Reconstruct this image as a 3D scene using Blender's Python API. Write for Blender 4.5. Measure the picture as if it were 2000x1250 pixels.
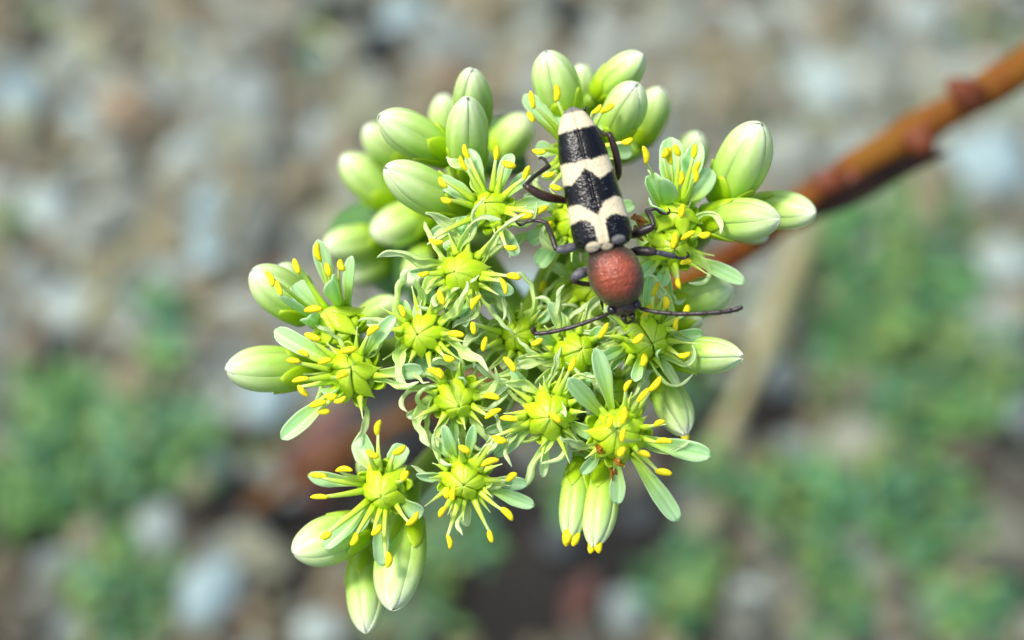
# One scene unit = 1 cm of the real place (a beetle about 11 mm long on a flower head 3 cm wide).
import bpy, math, random
import numpy as np
from mathutils import Vector, Matrix, noise

random.seed(7)
RNG = np.random.default_rng(11)
sc = bpy.context.scene
for o in list(bpy.data.objects):
    bpy.data.objects.remove(o)
COL = sc.collection

# ------------------------------------------------------------------ camera, sky, sun, exposure
PITCH = math.radians(58.0)          # looking down on the flower head
D = 12.0                            # distance to the plane of focus
SPX = 5.5 / 2000.0                  # scene units per photograph pixel in that plane
GROUND_DEPTH = 32.0
VIEW = Vector((0, math.cos(PITCH), -math.sin(PITCH)))
RIGHT = Vector((1, 0, 0))
UP = Vector((0, math.sin(PITCH), math.cos(PITCH)))
TOCAM = -VIEW
CAM = Vector((0, 0, GROUND_DEPTH * math.sin(PITCH))) - VIEW.copy() * 0
CAM.y = -D * math.cos(PITCH)

cd = bpy.data.cameras.new("camera")
cam = bpy.data.objects.new("camera", cd)
COL.objects.link(cam)
cam.location = CAM
cam.rotation_euler = (math.pi / 2 - PITCH, 0, 0)
cd.sensor_width = 36.0
cd.lens = 36.0 * D / 5.5
cd.clip_start = 0.1
cd.clip_end = 2000
cd.dof.use_dof = True
cd.dof.focus_distance = D - 0.12
cd.dof.aperture_fstop = cd.lens / 1000.0 / 0.335
sc.camera = cam

SUN_ELEV, SUN_AZ = math.radians(64), math.radians(-82)   # azimuth from +Y towards -X (behind the head, to the left)
sun_dir = Vector((math.sin(SUN_AZ) * math.cos(SUN_ELEV), math.cos(SUN_AZ) * math.cos(SUN_ELEV), math.sin(SUN_ELEV)))
w = bpy.data.worlds.new("World")
sc.world = w
w.use_nodes = True
nt = w.node_tree
bgn = nt.nodes["Background"]
sky = nt.nodes.new("ShaderNodeTexSky")
sky.sky_type = 'NISHITA'
sky.sun_disc = False
sky.sun_elevation = SUN_ELEV
sky.sun_rotation = SUN_AZ
sky.dust_density = 3.0
nt.links.new(sky.outputs[0], bgn.inputs[0])
bgn.inputs[1].default_value = 0.14
sl = bpy.data.lights.new("sun", 'SUN')
sl.energy = 2.3
sl.angle = math.radians(11)
sl.color = (1.0, 0.955, 0.88)
so = bpy.data.objects.new("sun", sl)
COL.objects.link(so)
so.rotation_euler = sun_dir.to_track_quat('Z', 'Y').to_euler()
so.location = (0, 0, 40)
sc.view_settings.view_transform = 'Standard'
sc.view_settings.look = 'None'
sc.view_settings.gamma = 1.0
sc.view_settings.use_curve_mapping = False
sc.view_settings.exposure = 0.92
sc.render.engine = 'CYCLES'
sc.cycles.use_denoising = True
sc.cycles.max_bounces = 8
sc.cycles.transmission_bounces = 4
sc.cycles.caustics_reflective = False
sc.cycles.caustics_refractive = False


# ------------------------------------------------------------------ placing helpers
def P(px, py, dz=0.0):
    """world point seen at photo pixel (px, py), dz units behind the plane of focus"""
    d = D + dz
    s = SPX * d / D
    return CAM + VIEW * d + RIGHT * ((px - 1000) * s) + UP * ((625 - py) * s)


def G(px, py, z=0.0):
    r = VIEW * D + RIGHT * ((px - 1000) * SPX) + UP * ((625 - py) * SPX)
    return CAM + r * ((z - CAM.z) / r.z)


def ground_px(x, y, z=0.0):
    q = Vector((x, y, z)) - CAM
    d = q.dot(VIEW)
    return 1000 + q.dot(RIGHT) * D / d / SPX, 625 - q.dot(UP) * D / d / SPX


def camvec(x, y, z):
    """x right, y up in the picture, z towards the camera"""
    return RIGHT * x + UP * y + TOCAM * z


ORG = {}


def link(name, data, parent, origin, mats=()):
    o = bpy.data.objects.new(name, data)
    COL.objects.link(o)
    origin = Vector(origin)
    if parent is not None:
        o.parent = parent
        o.location = origin - ORG[parent]
    else:
        o.location = origin
    ORG[o] = origin
    return o


def mk(name, V, F, mat, parent=None, origin=None, uv=None, smooth=True, attrs=None):
    """world-space vertices -> one mesh object with its origin at `origin`"""
    if origin is None:
        origin = ORG[parent] if parent is not None else V[0]
    origin = Vector(origin)
    me = bpy.data.meshes.new(name)
    me.from_pydata([tuple(Vector(v) - origin) for v in V], [], F)
    if uv is not None:
        ul = me.uv_layers.new(name="uv")
        li = np.empty(len(me.loops), dtype=np.int32)
        me.loops.foreach_get("vertex_index", li)
        ua = np.asarray(uv, dtype=np.float32)[li]
        ul.data.foreach_set("uv", ua.ravel())
    for k, vals in (attrs or {}).items():
        a = me.attributes.new(k, 'FLOAT', 'POINT')
        a.data.foreach_set("value", np.asarray(vals, dtype=np.float32))
    for m in (mat if isinstance(mat, (list, tuple)) else [mat]):
        me.materials.append(m)
    if smooth:
        me.shade_smooth()
    return link(name, me, parent, origin)


def tag(o, label=None, cat=None, group=None, kind=None):
    for k, v in (("label", label), ("category", cat), ("group", group), ("kind", kind)):
        if v:
            o[k] = v
    return o


def empty(name, origin, parent=None):
    return link(name, None, parent, origin)


def bez(a, b, c, d, n):
    out = []
    for i in range(n):
        t = i / (n - 1)
        u = 1 - t
        out.append(a * (u * u * u) + b * (3 * u * u * t) + c * (3 * u * t * t) + d * (t * t * t))
    return out


def spline(pts, n):
    """Catmull-Rom through pts, n samples"""
    pts = [Vector(p) for p in pts]
    q = [pts[0] * 2 - pts[1]] + pts + [pts[-1] * 2 - pts[-2]]
    m = len(pts) - 1
    out = []
    for i in range(n):
        f = i / (n - 1) * m
        k = min(int(f), m - 1)
        t = f - k
        a, b, c, d = q[k], q[k + 1], q[k + 2], q[k + 3]
        out.append(0.5 * ((2 * b) + (c - a) * t + (2 * a - 5 * b + 4 * c - d) * t * t + (3 * b - a - 3 * c + d) * t ** 3))
    return out


def lerpl(xs, ys, x):
    return float(np.interp(x, xs, ys))


def tube(pts, radii, ns=8, squash=1.0, ref=None):
    """closed tapering tube"""
    n = len(pts)
    V, F, UV = [], [], []
    ref = Vector(ref) if ref is not None else TOCAM
    for i, p in enumerate(pts):
        t = (pts[min(i + 1, n - 1)] - pts[max(i - 1, 0)]).normalized()
        s = t.cross(ref)
        if s.length < 1e-4:
            s = t.cross(UP)
        s.normalize()
        u = s.cross(t).normalized()
        r = radii[i] if not callable(radii) else radii(i / (n - 1))
        for k in range(ns):
            a = 2 * math.pi * k / ns
            V.append(p + s * (math.cos(a) * r) + u * (math.sin(a) * r * squash))
            UV.append((k / ns, i / (n - 1)))
    for i in range(n - 1):
        for k in range(ns):
            a, b = i * ns + k, i * ns + (k + 1) % ns
            F.append((a, b, b + ns, a + ns))
    F.append(tuple(reversed(range(ns))))
    F.append(tuple((n - 1) * ns + k for k in range(ns)))
    return V, F, UV


def shell(rows, normals, thick):
    """rows: grid [i][j] of points (i along, j across) -> closed thin shell"""
    n, m = len(rows), len(rows[0])
    V, F, UV = [], [], []
    for side in (0, 1):
        for i in range(n):
            for j in range(m):
                edge = 1 - abs(2 * j / (m - 1) - 1) ** 4
                end = 1 - (i / (n - 1)) ** 8
                V.append(rows[i][j] - normals[i][j] * (side * thick * (0.25 + 0.75 * edge * end)))
                UV.append((j / (m - 1), i / (n - 1)))
    o = n * m
    for i in range(n - 1):
        for j in range(m - 1):
            a = i * m + j
            F.append((a, a + m, a + m + 1, a + 1))
            F.append((o + a, o + a + 1, o + a + m + 1, o + a + m))
    for i in range(n - 1):
        a = i * m
        F.append((a, o + a, o + a + m, a + m))
        a = i * m + m - 1
        F.append((a, a + m, o + a + m, o + a))
    for j in range(m - 1):
        F.append((j, j + 1, o + j + 1, o + j))
        a = (n - 1) * m + j
        F.append((a, o + a, o + a + 1, a + 1))
    return V, F, UV


def ribbon(line, wfun, ref, cup=0.0, twist=None, thick=0.02, m=7, keel=0.0):
    n = len(line)
    rows, nor = [], []
    for i, p in enumerate(line):
        t = (line[min(i + 1, n - 1)] - line[max(i - 1, 0)]).normalized()
        s = t.cross(ref)
        if s.length < 1e-3:
            s = t.cross(UP)
        s.normalize()
        nn = s.cross(t).normalized()
        f = i / (n - 1)
        if twist:
            a = twist(f)
            s, nn = s * math.cos(a) + nn * math.sin(a), nn * math.cos(a) - s * math.sin(a)
        hw = wfun(f) / 2
        row, nr = [], []
        for j in range(m):
            v = 2 * j / (m - 1) - 1
            h = cup * hw * (v * v) - keel * hw * math.exp(-(v / 0.3) ** 2)
            row.append(p + s * (v * hw) + nn * h)
            nr.append((nn - s * (cup * v)).normalized())
        rows.append(row)
        nor.append(nr)
    return shell(rows, nor, thick)


# ------------------------------------------------------------------ materials
def material(name):
    m = bpy.data.materials.new(name)
    m.use_nodes = True
    n = m.node_tree.nodes
    n.clear()
    out = n.new("ShaderNodeOutputMaterial")
    b = n.new("ShaderNodeBsdfPrincipled")
    m.node_tree.links.new(b.outputs[0], out.inputs[0])
    return m, m.node_tree, b, out


def ramp(nt, stops, interp='LINEAR'):
    r = nt.nodes.new("ShaderNodeValToRGB")
    e = r.color_ramp.elements
    r.color_ramp.interpolation = interp
    while len(e) > 1:
        e.remove(e[-1])
    e[0].position, e[0].color = stops[0][0], (*stops[0][1], 1)
    for p, c in stops[1:]:
        k = e.new(p)
        k.color = (*c, 1)
    return r


def mixc(nt, fac, a, b, mode='MIX'):
    m = nt.nodes.new("ShaderNodeMix")
    m.data_type = 'RGBA'
    m.blend_type = mode
    for i, v in ((0, fac), (6, a), (7, b)):
        if hasattr(v, "links"):
            nt.links.new(v, m.inputs[i])
        elif i == 0:
            m.inputs[0].default_value = v
        else:
            m.inputs[i].default_value = (*v, 1)
    return m.outputs[2]


def math_node(nt, op, a, b=None):
    m = nt.nodes.new("ShaderNodeMath")
    m.operation = op
    for i, v in ((0, a), (1, b)):
        if v is None:
            continue
        if hasattr(v, "links"):
            nt.links.new(v, m.inputs[i])
        else:
            m.inputs[i].default_value = v
    return m.outputs[0]


def noise_tex(nt, scale, detail=3, rough=0.5, coord=None):
    t = nt.nodes.new("ShaderNodeTexNoise")
    t.inputs["Scale"].default_value = scale
    t.inputs["Detail"].default_value = detail
    t.inputs["Roughness"].default_value = rough
    if coord is None:
        c = nt.nodes.new("ShaderNodeTexCoord")
        coord = c.outputs["Object"]
    nt.links.new(coord, t.inputs["Vector"])
    return t


def bump(nt, h, strength, dist, bsdf):
    b = nt.nodes.new("ShaderNodeBump")
    b.inputs["Strength"].default_value = strength
    b.inputs["Distance"].default_value = dist
    nt.links.new(h, b.inputs["Height"])
    nt.links.new(b.outputs[0], bsdf.inputs["Normal"])
    return b


def leafy(name, stops, rough=0.38, transl=0.3, vein=0.0, mottling=0.25, sss=0.0, tint=(0.9, 1.0, 0.75), bump_s=0.25, vary=0.12, rim=0.0, rib=0.0):
    """thin plant tissue: colour runs along uv.y, faint lengthwise veins, translucent"""
    m, nt, b, out = material(name)
    uvn = nt.nodes.new("ShaderNodeUVMap")
    sep = nt.nodes.new("ShaderNodeSeparateXYZ")
    nt.links.new(uvn.outputs[0], sep.inputs[0])
    r = ramp(nt, stops)
    n1 = noise_tex(nt, 7.0, 4, 0.6)
    wob = math_node(nt, 'MULTIPLY_ADD', n1.outputs[0], mottling)
    wob.node.inputs[2].default_value = -mottling / 2
    t = math_node(nt, 'ADD', sep.outputs[1], wob)
    nt.links.new(t, r.inputs[0])
    col = r.outputs[0]
    if vein:
        wv = nt.nodes.new("ShaderNodeTexWave")
        wv.wave_type = 'BANDS'
        wv.bands_direction = 'X'
        wv.inputs["Scale"].default_value = 0.85
        wv.inputs["Distortion"].default_value = 1.2
        wv.inputs["Detail"].default_value = 2
        nt.links.new(uvn.outputs[0], wv.inputs[0])
        dark = mixc(nt, 1.0, col, (0.72, 0.86, 0.55), 'MULTIPLY')
        vf = math_node(nt, 'MULTIPLY', wv.outputs["Fac"], vein)
        col = mixc(nt, vf, col, dark)
    if rim:
        rr = ramp(nt, [(0.0, (1, 1, 1)), (0.10, (0, 0, 0)), (0.90, (0, 0, 0)), (1.0, (1, 1, 1))])
        nt.links.new(sep.outputs[0], rr.inputs[0])
        pale = mixc(nt, 1.0, col, (0.30, 0.22, 0.30), 'SCREEN')
        col = mixc(nt, math_node(nt, 'MULTIPLY', rr.outputs[0], rim), col, pale)
        rm = ramp(nt, [(0.44, (0, 0, 0)), (0.5, (1, 1, 1)), (0.56, (0, 0, 0))])
        nt.links.new(sep.outputs[0], rm.inputs[0])
        dk = mixc(nt, 1.0, col, (0.62, 0.80, 0.50), 'MULTIPLY')
        col = mixc(nt, math_node(nt, 'MULTIPLY', rm.outputs[0], rib), col, dk)
    oi = nt.nodes.new("ShaderNodeObjectInfo")
    hv = nt.nodes.new("ShaderNodeHueSaturation")
    val = math_node(nt, 'MULTIPLY_ADD', oi.outputs["Random"], vary * 2)
    val.node.inputs[2].default_value = 1 - vary
    nt.links.new(val, hv.inputs["Value"])
    nt.links.new(col, hv.inputs["Color"])
    col = hv.outputs[0]
    nt.links.new(col, b.inputs["Base Color"])
    b.inputs["Roughness"].default_value = rough
    b.inputs["Specular IOR Level"].default_value = 0.32
    if sss:
        b.inputs["Subsurface Weight"].default_value = sss
        b.inputs["Subsurface Radius"].default_value = (0.06, 0.09, 0.02)
        b.inputs["Subsurface Scale"].default_value = 1.0
    if bump_s:
        n2 = noise_tex(nt, 38.0, 3, 0.6)
        bump(nt, n2.outputs[0], bump_s, 0.01, b)
    if transl:
        tr = nt.nodes.new("ShaderNodeBsdfTranslucent")
        tc = mixc(nt, 1.0, col, tint, 'MULTIPLY')
        nt.links.new(tc, tr.inputs[0])
        mx = nt.nodes.new("ShaderNodeMixShader")
        mx.inputs[0].default_value = transl
        nt.links.new(b.outputs[0], mx.inputs[1])
        nt.links.new(tr.outputs[0], mx.inputs[2])
        nt.links.new(mx.outputs[0], out.inputs[0])
    return m


LIME = (0.47, 0.73, 0.012)
M_PETAL = leafy("petal_mint", [(0.0, (0.56, 0.78, 0.02)), (0.30, (0.58, 0.80, 0.17)), (0.58, (0.58, 0.83, 0.42)), (1.0, (0.66, 0.88, 0.58))], vein=0.6, transl=0.46, tint=(1, 1, .62), rim=.8, rib=.55)
M_WITHER = leafy("petal_withered", [(0.0, (0.60, 0.78, 0.04)), (0.25, (0.70, 0.84, 0.26)), (1.0, (0.84, 0.92, 0.68))], rough=0.2, vein=0.7, transl=0.45, bump_s=0.7, tint=(1, 1, .7))
M_BUD = leafy("bud_petal", [(0.0, (0.38, 0.62, 0.02)), (0.25, (0.42, 0.65, 0.09)), (0.45, (0.46, 0.67, 0.17)), (0.65, (0.54, 0.72, 0.28)), (0.84, (0.64, 0.79, 0.40)), (1.0, (0.80, 0.88, 0.60))], vein=0.5, transl=0.06, sss=0.3, mottling=.45, rim=.5, rib=.1)
M_SEPAL = leafy("sepal_green", [(0.0, (0.30, 0.52, 0.005)), (0.6, (0.38, 0.60, 0.008)), (1.0, (0.46, 0.66, 0.04))], transl=0.18, sss=0.2, rough=0.3, tint=(1, .95, .4))
M_STEM = leafy("stem_green", [(0.0, (0.22, 0.38, 0.02)), (1.0, (0.14, 0.23, 0.02))], transl=0.0, sss=0.2, rough=0.35)
M_CARPEL = leafy("carpel_lime", [(0.0, (0.54, 0.78, 0.08)), (0.5, LIME), (0.85, (0.50, 0.75, 0.03)), (1.0, (0.62, 0.83, 0.14))], transl=0.12, sss=0.35, rough=0.3, bump_s=0.5, mottling=.4, tint=(1, .95, .3))
M_FIL = leafy("filament_green", [(0.0, (0.50, 0.72, 0.015)), (0.55, (0.58, 0.76, 0.10)), (1.0, (0.68, 0.82, 0.36))], transl=0.2, rough=0.3, bump_s=0.1)
M_ANTHER = leafy("anther_yellow", [(0.0, (0.70, 0.60, 0.003)), (0.5, (0.78, 0.70, 0.004)), (1.0, (0.66, 0.54, 0.003))], transl=0.05, rough=0.6, mottling=0.5, bump_s=0.5, vary=0.15)
M_RUST = leafy("withered_rust", [(0.0, (0.20, 0.07, 0.006)), (1.0, (0.38, 0.17, 0.01))], transl=0.1, rough=0.4)


def simple(name, c1, c2, scale=4.0, rough=0.6, bs=0.3, bd=0.02, spec=0.4):
    m, nt, b, out = material(name)
    n = noise_tex(nt, scale, 5, 0.6)
    r = ramp(nt, [(0.3, c1), (0.7, c2)])
    nt.links.new(n.outputs[0], r.inputs[0])
    nt.links.new(r.outputs[0], b.inputs["Base Color"])
    b.inputs["Roughness"].default_value = rough
    b.inputs["Specular IOR Level"].default_value = spec
    if bs:
        n2 = noise_tex(nt, scale * 5, 4, 0.6)
        bump(nt, n2.outputs[0], bs, bd, b)
    return m


# ================================================================== GROUND
DARK = [(480, 985, 130, 75), (780, 770, 140, 90), (850, 850, 120, 110), (1010, 1030, 190, 140), (1100, 1130, 250, 130), (700, 1000, 140, 90),  # gravel left out; under the plant this dark soil stands in for its shade
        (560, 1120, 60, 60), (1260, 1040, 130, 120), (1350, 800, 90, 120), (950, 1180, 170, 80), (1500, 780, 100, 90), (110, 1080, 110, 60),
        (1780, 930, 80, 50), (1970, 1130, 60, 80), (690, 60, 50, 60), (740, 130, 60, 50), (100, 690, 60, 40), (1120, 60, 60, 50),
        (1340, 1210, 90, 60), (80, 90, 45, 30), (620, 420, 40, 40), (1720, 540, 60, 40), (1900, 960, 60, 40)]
GREEN = [(330, 650, 45, 110, 1.0), (210, 860, 190, 120, 1.0), (60, 960, 80, 70, 1.0), (240, 1150, 95, 110, 1.0), (790, 1220, 130, 50, .5),
         (840, 1060, 45, 110, .8), (920, 1040, 50, 45, .5), (1110, 920, 60, 70, .6), (600, 110, 45, 80, .5), (1480, 140, 70, 80, .35),
         (1930, 60, 55, 60, .7), (1620, 500, 55, 90, 1.0), (1680, 650, 80, 110, 1.0), (1760, 430, 110, 90, .7), (1810, 580, 110, 80, .8),
         (1860, 720, 150, 110, 1.0), (1800, 800, 150, 50, .9), (1410, 930, 48, 34, 1.3), (1560, 960, 100, 55, 1.0), (1680, 960, 90, 60, .9),
         (1610, 1050, 45, 90, .9), (1820, 1010, 100, 85, 1.0), (1650, 1190, 50, 80, .9), (1890, 1190, 85, 60, .8), (1350, 1070, 70, 60, .5),
         (1320, 1160, 55, 60, .8), (10, 450, 40, 40, .8), (1560, 280, 60, 50, .4), (130, 30, 80, 40, .3), (1480, 600, 60, 60, .3), (560, 870, 45, 40, .7),
         (640, 700, 60, 60, .4), (1760, 260, 60, 60, .3), (1750, 650, 230, 260, .36), (1700, 1010, 280, 160, .30), (180, 930, 240, 180, .28), (1860, 450, 140, 160, .34), (1480, 200, 130, 130, .3), (60, 760, 90, 70, .4), (1330, 700, 70, 80, .4), (1980, 180, 60, 60, .5),
         (-330, 760, 220, 200, .7), (-260, 200, 160, 120, .4), (2330, 760, 230, 260, .7), (2300, 250, 150, 130, .5), (560, 1560, 260, 150, .6), (1580, 1560, 260, 170, .7), (900, -260, 240, 110, .4), (1900, -240, 200, 120, .5)]


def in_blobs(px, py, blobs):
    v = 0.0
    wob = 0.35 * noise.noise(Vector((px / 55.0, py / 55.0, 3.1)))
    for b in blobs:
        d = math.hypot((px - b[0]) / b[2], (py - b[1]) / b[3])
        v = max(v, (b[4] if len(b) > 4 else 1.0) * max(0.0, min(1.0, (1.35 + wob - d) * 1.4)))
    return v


def ground():
    # near patch with real relief, far sheet out to the horizon, one mesh
    n = 190
    half = 30.0
    V, F = [], []
    xs = np.concatenate(([-700, -120, -45], np.linspace(-half, half, n), [45, 120, 700]))
    for y in xs:
        for x in xs:
            z = 0.0
            if abs(x) <= half and abs(y) <= half:
                z = 0.22 * noise.noise(Vector((x * 0.35, y * 0.35, 1.7))) + 0.10 * noise.noise(Vector((x * 1.3, y * 1.3, 5.0)))
            V.append((x, y, z))
    m = len(xs)
    for i in range(m - 1):
        for j in range(m - 1):
            a = i * m + j
            F.append((a, a + 1, a + m + 1, a + m))
    mt, nt, b, out = material("soil")
    n1 = noise_tex(nt, 0.55, 6, 0.6)
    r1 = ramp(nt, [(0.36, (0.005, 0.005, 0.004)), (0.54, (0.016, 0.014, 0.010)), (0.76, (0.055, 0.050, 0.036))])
    nt.links.new(n1.outputs[0], r1.inputs[0])
    n2 = noise_tex(nt, 5.0, 6, 0.7)
    c = mixc(nt, n2.outputs[0], (0.35, 0.33, 0.30), (1.3, 1.25, 1.15))
    col = mixc(nt, 1.0, r1.outputs[0], c, 'MULTIPLY')
    # past the modelled pebbles the material carries the gravel on
    tc = nt.nodes.new("ShaderNodeTexCoord")
    vo = nt.nodes.new("ShaderNodeTexVoronoi")
    vo.inputs["Scale"].default_value = 2.6
    nt.links.new(tc.outputs["Object"], vo.inputs["Vector"])
    sp_ = nt.nodes.new("ShaderNodeSeparateColor")
    nt.links.new(vo.outputs["Color"], sp_.inputs[0])
    gr = ramp(nt, [(0.0, (0.05, 0.045, 0.035)), (0.3, (0.11, 0.10, 0.075)), (0.6, (0.16, 0.165, 0.14)), (1.0, (0.27, 0.28, 0.26))])
    nt.links.new(sp_.outputs[0], gr.inputs[0])
    vm = nt.nodes.new("ShaderNodeVectorMath")
    vm.operation = 'DISTANCE'
    vm.inputs[1].default_value = (0, 10.5, 0)
    nt.links.new(tc.outputs["Object"], vm.inputs[0])
    far = math_node(nt, 'GREATER_THAN', vm.outputs["Value"], 21.5)
    col = mixc(nt, far, col, gr.outputs[0])
    nt.links.new(col, b.inputs["Base Color"])
    b.inputs["Roughness"].default_value = 0.95
    bump(nt, n2.outputs[0], 0.9, 0.15, b)
    return tag(mk("ground", V, F, mt, None, (0, 0, 0)), "dark crumbly soil under the gravel", None, None, "structure")


GROUND = ground()


def ico(sub):
    import bmesh
    bm = bmesh.new()
    bmesh.ops.create_icosphere(bm, subdivisions=sub, radius=1.0)
    v = np.array([x.co[:] for x in bm.verts])
    f = [tuple(y.index for y in x.verts) for x in bm.faces]
    bm.free()
    return v, f


def stone_shape(v, seed, rough=0.35):
    out = []
    for p in v:
        q = Vector(p) * 1.1 + Vector((seed * 7.3, seed * 3.1, seed))
        k = 1 + rough * noise.noise(q) + 0.18 * noise.noise(q * 2.3)
        out.append(np.array(p) * k)
    return np.array(out)


def vcol_mat(name, rough=0.8, scale=2.5, transl=0.0):
    m, nt, b, out = material(name)
    a = nt.nodes.new("ShaderNodeAttribute")
    a.attribute_name = "tone"
    n = noise_tex(nt, scale, 5, 0.65)
    c = mixc(nt, n.outputs[0], (0.62, 0.62, 0.62), (1.3, 1.28, 1.25))
    col = mixc(nt, 1.0, a.outputs["Color"], c, 'MULTIPLY')
    nt.links.new(col, b.inputs["Base Color"])
    b.inputs["Roughness"].default_value = rough
    if transl:
        tr = nt.nodes.new("ShaderNodeBsdfTranslucent")
        nt.links.new(col, tr.inputs[0])
        mx = nt.nodes.new("ShaderNodeMixShader")
        mx.inputs[0].default_value = transl
        nt.links.new(b.outputs[0], mx.inputs[1])
        nt.links.new(tr.outputs[0], mx.inputs[2])
        nt.links.new(mx.outputs[0], out.inputs[0])
    return m


M_GRAVEL = vcol_mat("gravel_stone")
M_COVER = vcol_mat("ground_cover_leaf", 0.55, 1.5, 0.25)


def big_mesh(name, V, F, cols, mat):
    me = bpy.data.meshes.new(name)
    me.from_pydata(V, [], F)
    a = me.attributes.new("tone", 'FLOAT_COLOR', 'POINT')
    a.data.foreach_set("color", np.asarray(cols, dtype=np.float32).ravel())
    me.materials.append(mat)
    me.shade_smooth()
    return link(name, me, None, (0, 0, 0))


TONES = [((0.40, 0.40, 0.37), 4), ((0.30, 0.31, 0.31), 4), ((0.52, 0.53, 0.52), 3), ((0.26, 0.21, 0.15), 4), ((0.36, 0.29, 0.19), 4), ((0.17, 0.145, 0.12), 4),
         ((0.30, 0.20, 0.14), 2), ((0.44, 0.43, 0.30), 2), ((0.36, 0.40, 0.44), 3)]
TW = np.array([t[1] for t in TONES], float)
TW /= TW.sum()


def gravel():
    sv, sf = ico(2)
    sf = np.array(sf)
    pool = [stone_shape(sv, 11 + k) for k in range(9)]
    sv1, sf1 = ico(1)
    sf1 = np.array(sf1)
    pool1 = [stone_shape(sv1, 31 + k) for k in range(9)]
    V, F, C = [], [], []
    base = 0
    cnt = 0
    for i in range(60000):
        x, y = RNG.uniform(-24, 24), RNG.uniform(-12, 33)
        near = abs(x) < 9.5 and 2.5 < y < 19.5
        if near and RNG.uniform() < .08:
            continue
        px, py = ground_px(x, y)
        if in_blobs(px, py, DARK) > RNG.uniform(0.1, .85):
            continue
        if in_blobs(px, py, GREEN) > RNG.uniform(0.3, 1.15):
            continue
        front_zone = py + 120 * noise.noise(Vector((x * .3, y * .3, 4))) > 800
        if front_zone and RNG.uniform() < 0.45:
            continue
        r = min(0.50, max(0.10, RNG.lognormal(-1.78, 0.42)))
        s = (pool if near else pool1)[RNG.integers(9)] * np.array([r * RNG.uniform(.8, 1.25), r * RNG.uniform(.8, 1.25), r * RNG.uniform(.5, .8)])
        rot = Matrix.Rotation(RNG.uniform(0, 6.28), 3, 'Z') @ Matrix.Rotation(RNG.uniform(-.5, .5), 3, 'X')
        s = s @ np.array(rot).T + np.array([x, y, r * 0.30 + RNG.uniform(-.03, .1)])
        t = (np.array(TONES[RNG.choice(len(TONES), p=TW)][0]) * .92 + np.array([.03, .033, .022])) * np.array([.95, 1.035, .89]) * RNG.uniform(.36, .64)
        if front_zone:
            t = t * np.array([.66, .63, .58])      # pebbles darker and browner towards the front
        V.append(s)
        F.append((sf if near else sf1) + base)
        C.append(np.tile(np.append(t, 1.0), (len(s), 1)))
        base += len(s)
        cnt += 1
    V = np.concatenate(V)
    return tag(big_mesh("gravel", V.tolist(), np.concatenate(F).tolist(), np.concatenate(C), M_GRAVEL), "loose grey and tan gravel covering the ground", "gravel", None, "stuff")


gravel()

# stones big or pale enough to be told apart through the blur
M_STONE = {}
for k, (c1, c2) in {"white": ((0.50, 0.53, 0.53), (0.70, 0.73, 0.72)), "blue": ((0.40, 0.50, 0.56), (0.60, 0.70, 0.76)), "grey": ((0.28, 0.30, 0.31), (0.44, 0.46, 0.46)),
                    "tan": ((0.34, 0.29, 0.20), (0.50, 0.45, 0.32)), "pink": ((0.36, 0.24, 0.18), (0.50, 0.38, 0.30)), "rust": ((0.16, 0.05, 0.03), (0.30, 0.11, 0.07)),
                    "dark": ((0.05, 0.055, 0.065), (0.10, 0.10, 0.11))}.items():
    c1, c2 = [tuple((x * .48 + .01) * m for x, m in zip(c, (.90, 1.05, .96))) for c in (c1, c2)]
    M_STONE[k] = simple("stone_" + k, c1, c2, 1.6, 0.75, 0.5, 0.06)
STONE_TXT = {"white": "whitish", "blue": "pale bluish", "grey": "mid grey", "tan": "sandy tan", "pink": "pinkish brown", "rust": "dark rust red", "dark": "dark slate"}
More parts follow.
